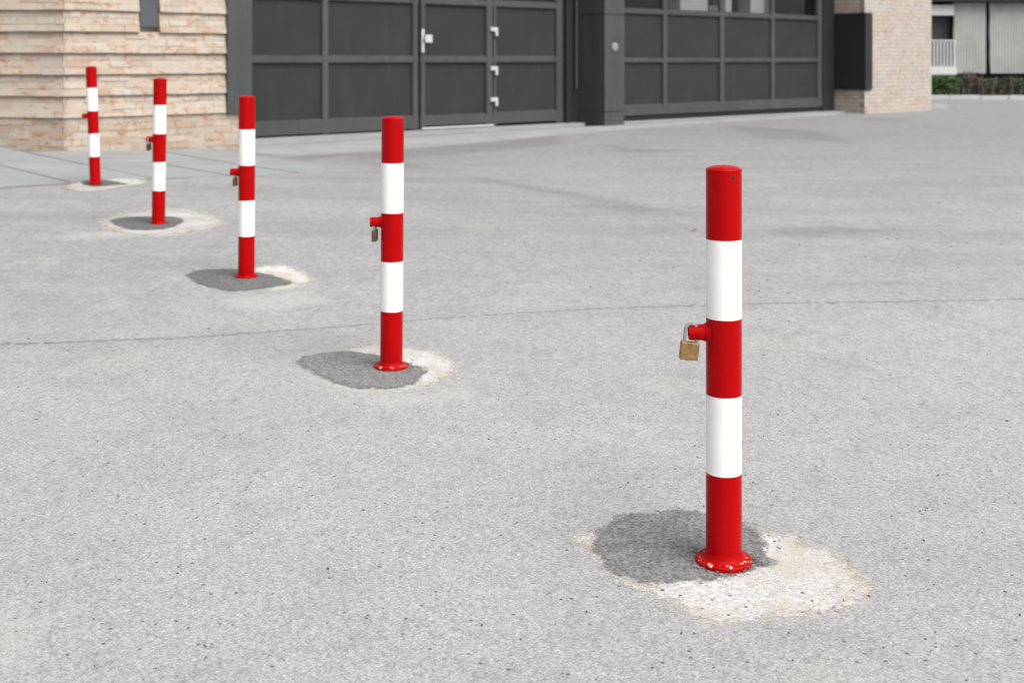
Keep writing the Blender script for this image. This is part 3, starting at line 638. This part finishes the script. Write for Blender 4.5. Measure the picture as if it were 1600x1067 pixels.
for i, (px, py, h, lean, lab) in enumerate(spots):
    Yd = FPX / h; X = (px - 800) / FPX * Yd; z = -(py - HOR) / h
    z = gz(X, Yd) + (.0035 if i < 4 else .017)
    if proto is None:
        o = proto = empty('bollard', (0, 0, 0)); bollard_parts(o)
    else:
        o = proto.copy(); COL.objects.link(o)
        for ch in list(proto.children):
            c = ch.copy(); COL.objects.link(c); c.parent = o
            if ch.name.startswith('base_flange'):
                k = (1, .97, .86, .80, .77)[i]; c.scale = (k, k, 1)
                if i > 1: c.material_slots[0].link = 'OBJECT'; c.material_slots[0].material = M['red']
    tag(o, lab, 'bollard', GRP)
    o.location = (X, Yd, z); o.rotation_euler = (0, math.radians(-lean), random.uniform(-.08, .08) if i else 0)
    zt = (HOR - {0: 258, 1: 181.5, 2: 149.5, 3: 122, 4: 103.5}[i]) * Yd / FPX
    o.scale = (1, 1, (zt - z) / (zs[5] + .0135)); bolls.append(o)

# padlocks hang from the stubs
def padlock(root):
    mb = MB(); w, hh, t = .0235, .0225, .0085
    mb.box(-w, w, -t, t, -hh, hh); mb.build('body', M['brass'], root, bevel=.003)
    mb = MB(); r = .0150; top = hh + .030
    path = [(-r, 0, hh - .004), (-r, 0, top)] + [(-r * math.cos(a), 0, top + r * math.sin(a)) for a in np.linspace(.2, math.pi - .2, 9)] + [(r, 0, top), (r, 0, hh - .004)]
    mb.tube(path, .0043, 12); mb.build('shackle', M['steelgrey'], root, smooth=True)
    mb = MB(); mb.lathe([(.0062, 0), (.0062, .002), (.004, .0024)], 20, 0, lambda x, y, z: (x, y * 1, -hh - z)); mb.build('keyhole', M['steel'], root, smooth=True)
pk = None
for i, (rot, tilt, lab) in enumerate([(.05, 6, 'brass padlock hanging face on from the stub of the front bollard'),
                                     (1.45, 0, 'brass padlock seen edge on below the stub of the second bollard'),
                                     (1.50, 3, 'small brass padlock edge on at the bollard in the angular patch'),
                                     (1.40, -3, 'tiny dark brass padlock on the bollard inside the pale ring')]):
    b = bolls[i]; bp = b.location; s = b.scale[2]
    if pk is None: o = pk = empty('padlock', (0, 0, 0)); padlock(o)
    else:
        o = pk.copy(); COL.objects.link(o)
        for ch in list(pk.children):
            c = ch.copy(); COL.objects.link(c); c.parent = o
            c.material_slots[0].link = 'OBJECT'; c.material_slots[0].material = M['oldbrass'] if ch.name.startswith('body') else M['steelgrey']
    tag(o, lab, 'padlock', 'padlocks on the bollards')
    if i == 0: o.location = bp + Vector((-.0885, -.008, .5335 * s))
    else: o.location = bp + Vector((-(.080, .066, .062, .066)[i], 0, .524 * s))
    o.rotation_euler = (0, math.radians(tilt), rot)

# ------------------------------------------------------------------ street edge and house beyond the pier
YK = 32.6
def gX(px, Y): return (px - 800) / FPX * Y
mb = MB(); x = 11.0
while x < 34:
    w = random.uniform(.55, .95); zz = gz(min(x, 22), YK)
    mb.box(x, x + w - .012, YK - .02 + random.uniform(-.015, .015), YK + .16, zz - .1, zz + .105 + random.uniform(-.012, .012)); x += w
tag(mb.build('kerb', M['kerbstone'], bevel=.012), 'pale kerb stones along the far planting bed', 'kerb', kind='structure')
mb = MB(); mb.box(11.0, 34, YK + .17, YK + 4.5, -1.4, -1.06); tag(mb.build('planting_soil', M['soil']), 'dark soil of the planting bed behind the kerb', 'soil', kind='structure')
house = empty('terrace_house', (0, 0, 0)); tag(house, 'pale grey panelled house with a white balcony beyond the planting bed', 'building')
YH = 36.0
def hz_(py): return (HOR - py) / FPX * YH
mb = MB()
mb.box(gX(1440, YH) - 2, gX(1760, YH), YH + .45, YH + 6, -1.3, hz_(-60)); mb.build('wall', M['darkwall'], house)
mb = MB(); mb.box(gX(1438, YH) - 2, gX(1765, YH), YH - .15, YH + 6.2, hz_(4), hz_(4) + .02); mb.box(gX(1438, YH) - 2, gX(1765, YH), YH - .3, YH + 6.2, hz_(3), hz_(-64)); mb.build('roof_edge', M['darkwall'], house)
for a, b in ((1490.5, 1540.5), (1546.5, 1603), (1607, 1664), (1668, 1725)):
    mb = MB(); x0, x1, z0, z1 = gX(a, YH), gX(b, YH), hz_(115), hz_(4.6)
    n = 10                                             # thin panels with slightly bowed edges
    rows = []
    for k in range(n + 1):
        z = z0 + (z1 - z0) * k / n; bow = .05 * max(0, .45 - k / n) if a > 1541 else 0
        rows.append([(x0 + bow + .012 * math.sin(k * 1.7 + a), YH, z), (x1, YH, z), (x1, YH + .09, z), (x0 + bow + .012 * math.sin(k * 1.7 + a), YH + .09, z)])
    mb.rings(rows); mb.build('facade_panel', M['concrete'], house)
xb0, xb1 = gX(1440, YH) - 1.5, gX(1489.5, YH)
mb = MB(); mb.box(xb0, xb1, YH - .05, YH + .44, hz_(24.5), hz_(8.5)); mb.build('beam', M['offwhite'], house)
mb = MB()
for k in range(12):
    z = hz_(64) + k * (hz_(26) - hz_(64)) / 12
    mb.hexa([(xb0, YH + .30, z), (xb1, YH + .30, z), (xb1, YH + .40, z + .02), (xb0, YH + .40, z + .02), (xb0, YH + .30, z + .045), (xb1, YH + .30, z + .045), (xb1, YH + .40, z + .06), (xb0, YH + .40, z + .06)])
mb.build('louvre', M['louvre'], house)
mb = MB(); mb.box(xb0, gX(1490.2, YH), YH - .25, YH + .44, hz_(117), hz_(104.5)); mb.build('balcony_slab', M['offwhite'], house)
mb = MB(); mb.box(xb0, xb1, YH - .2, YH - .16, hz_(64.5), hz_(63)); x = xb1 - .02
while x > xb0: mb.box(x - .042, x, YH - .195, YH - .165, hz_(104.4), hz_(64.6)); x -= .098
mb.build('railing', M['offwhite'], house)

def foliage(mb, x0, x1, y0, y1, z0, z1, n, size, m=0):
    for _ in range(n):
        c = Vector((random.uniform(x0, x1), random.uniform(y0, y1), z0 + (z1 - z0) * random.random() ** .8))
        a = Vector((random.gauss(0, 1), random.gauss(0, 1), random.gauss(0, .7))).normalized(); b = a.orthogonal().normalized()
        b = (Matrix.Rotation(random.uniform(0, 6.28), 3, a) @ b); w = size * random.uniform(.6, 1.3); d = a.cross(b)
        mb.face([c - b * w, c - d * w * .45, c + b * w, c + d * w * .45], m)
def shrub(px0, px1, ztop, leaf, name, label, cat, n, twigs=10):
    x0, x1 = gX(px0, 34), gX(px1, 34); r = empty(name, ((x0 + x1) / 2, 34, -1.06)); cx = (x0 + x1) / 2
    mb = MB(); foliage(mb, x0 - cx, x1 - cx, -.5, .5, .02, ztop, n, .05); mb.build('foliage', leaf, r)
    mb = MB()
    for _ in range(twigs):
        x = random.uniform(x0 - cx, x1 - cx); y = random.uniform(-.6, .1)
        mb.tube([(x, y, 0), (x + random.uniform(-.06, .06), y, ztop * .5), (x + random.uniform(-.15, .15), y + random.uniform(-.1, .1), ztop * random.uniform(.8, 1.15))], .009, 5)
    mb.tube([(x0 - cx, -.1, .015), (x1 - cx, -.1, .015)], .012, 5); mb.build('stem', M['twig'], r); tag(r, label, cat)
shrub(1440, 1491, .58, M['leaf'], 'green_hedge', 'clipped green hedge under the white balcony', 'hedge', 2600, 4)
shrub(1493, 1512, .55, M['leafdark'], 'shrub', 'dark twiggy shrub next to the green hedge', 'shrub', 420)
shrub(1506, 1522, .66, M['redleaf'], 'shrub', 'small maroon leaved shrub under the grey panels', 'shrub', 200, 7)
shrub(1522, 1560, .50, M['leafdark'], 'shrub', 'dark twiggy shrub under the gap between grey panels', 'shrub', 700, 16)
shrub(1560, 1615, .52, M['leafdark'], 'shrub', 'dark twiggy shrub at the picture edge', 'shrub', 900, 20)

# a few small fallen leaves on the asphalt
for k, (px, py, sz, lab) in enumerate([(1084, 361, .035, 'small reddish dry leaf lying behind the front bollard'), (1103, 366, .018, 'tiny reddish leaf fragment touching the outline of the front bollard')]):
    X, Yd = on_ground(px, py); mb = MB(); z = gz(X, Yd) + .006
    pr = [(-1, 0, 0), (-.4, -.45, .12), (.3, -.4, .2), (1, 0, .05), (.3, .4, .25), (-.4, .45, .15)]
    mb.face([(X + a * sz, Yd + b * sz, z + c * sz) for a, b, c in pr]); tag(mb.build('fallen_leaf', M['dryleaf']), lab, 'leaf', 'fallen leaves')

# crumbs of soil and bark scattered over the yard
mb = MB(); rr = random.Random(4)
def crumb(px, py, sz):
    X, Yd = on_ground(px, py); z = gz(X, Yd) + .001; a = rr.uniform(0, 3.14); L_, W_ = sz * rr.uniform(.8, 2.4), sz * rr.uniform(.4, .9)
    u_, v_ = (math.cos(a) * L_, math.sin(a) * L_), (-math.sin(a) * W_, math.cos(a) * W_)
    c = [(X + i * u_[0] + j * v_[0], Yd + i * u_[1] + j * v_[1]) for i, j in ((-1, -.6), (.8, -1), (1, .7), (-.5, 1))]
    mb.hexa([(x, y, z) for x, y in c] + [(X + (x - X) * .6, Yd + (y - Yd) * .6, z + sz * rr.uniform(.5, 1)) for x, y in c])
for _ in range(110):
    crumb(rr.gauss(1330, 190), rr.gauss(380, 60), rr.uniform(.0012, .0045))
for _ in range(60): crumb(rr.uniform(500, 1580), rr.uniform(225, 460), rr.uniform(.0015, .005))
for _ in range(190):
    crumb(rr.uniform(0, 1600), rr.uniform(500, 1064), rr.uniform(.0012, .0035))
for i, (b, n) in enumerate(zip(bolls, (60, 26, 22, 18, 14))):       # grit gathered against the flanges
    k = (1, .97, .86, .80, .77)[i]
    for _ in range(n):
        a = rr.uniform(0, 6.283) if rr.random() < .6 else rr.gauss(.2, .35); r = .0715 * k + abs(rr.gauss(0, .012)); sz = rr.uniform(.0012, .0036)
        X, Yd = b.location.x + math.cos(a) * r, b.location.y + math.sin(a) * r; z = b.location.z - .0015
        mb.hexa([(X + p * sz, Yd + q * sz, z) for p, q in ((-1, -.7), (.9, -1), (1.1, .6), (-.6, 1))] + [(X + p * sz * .6, Yd + q * sz * .6, z + sz) for p, q in ((-1, -.7), (.9, -1), (1.1, .6), (-.6, 1))])
tag(mb.build('debris', M['crumb']), 'dark crumbs of soil and bark scattered on the asphalt', 'debris', kind='stuff')
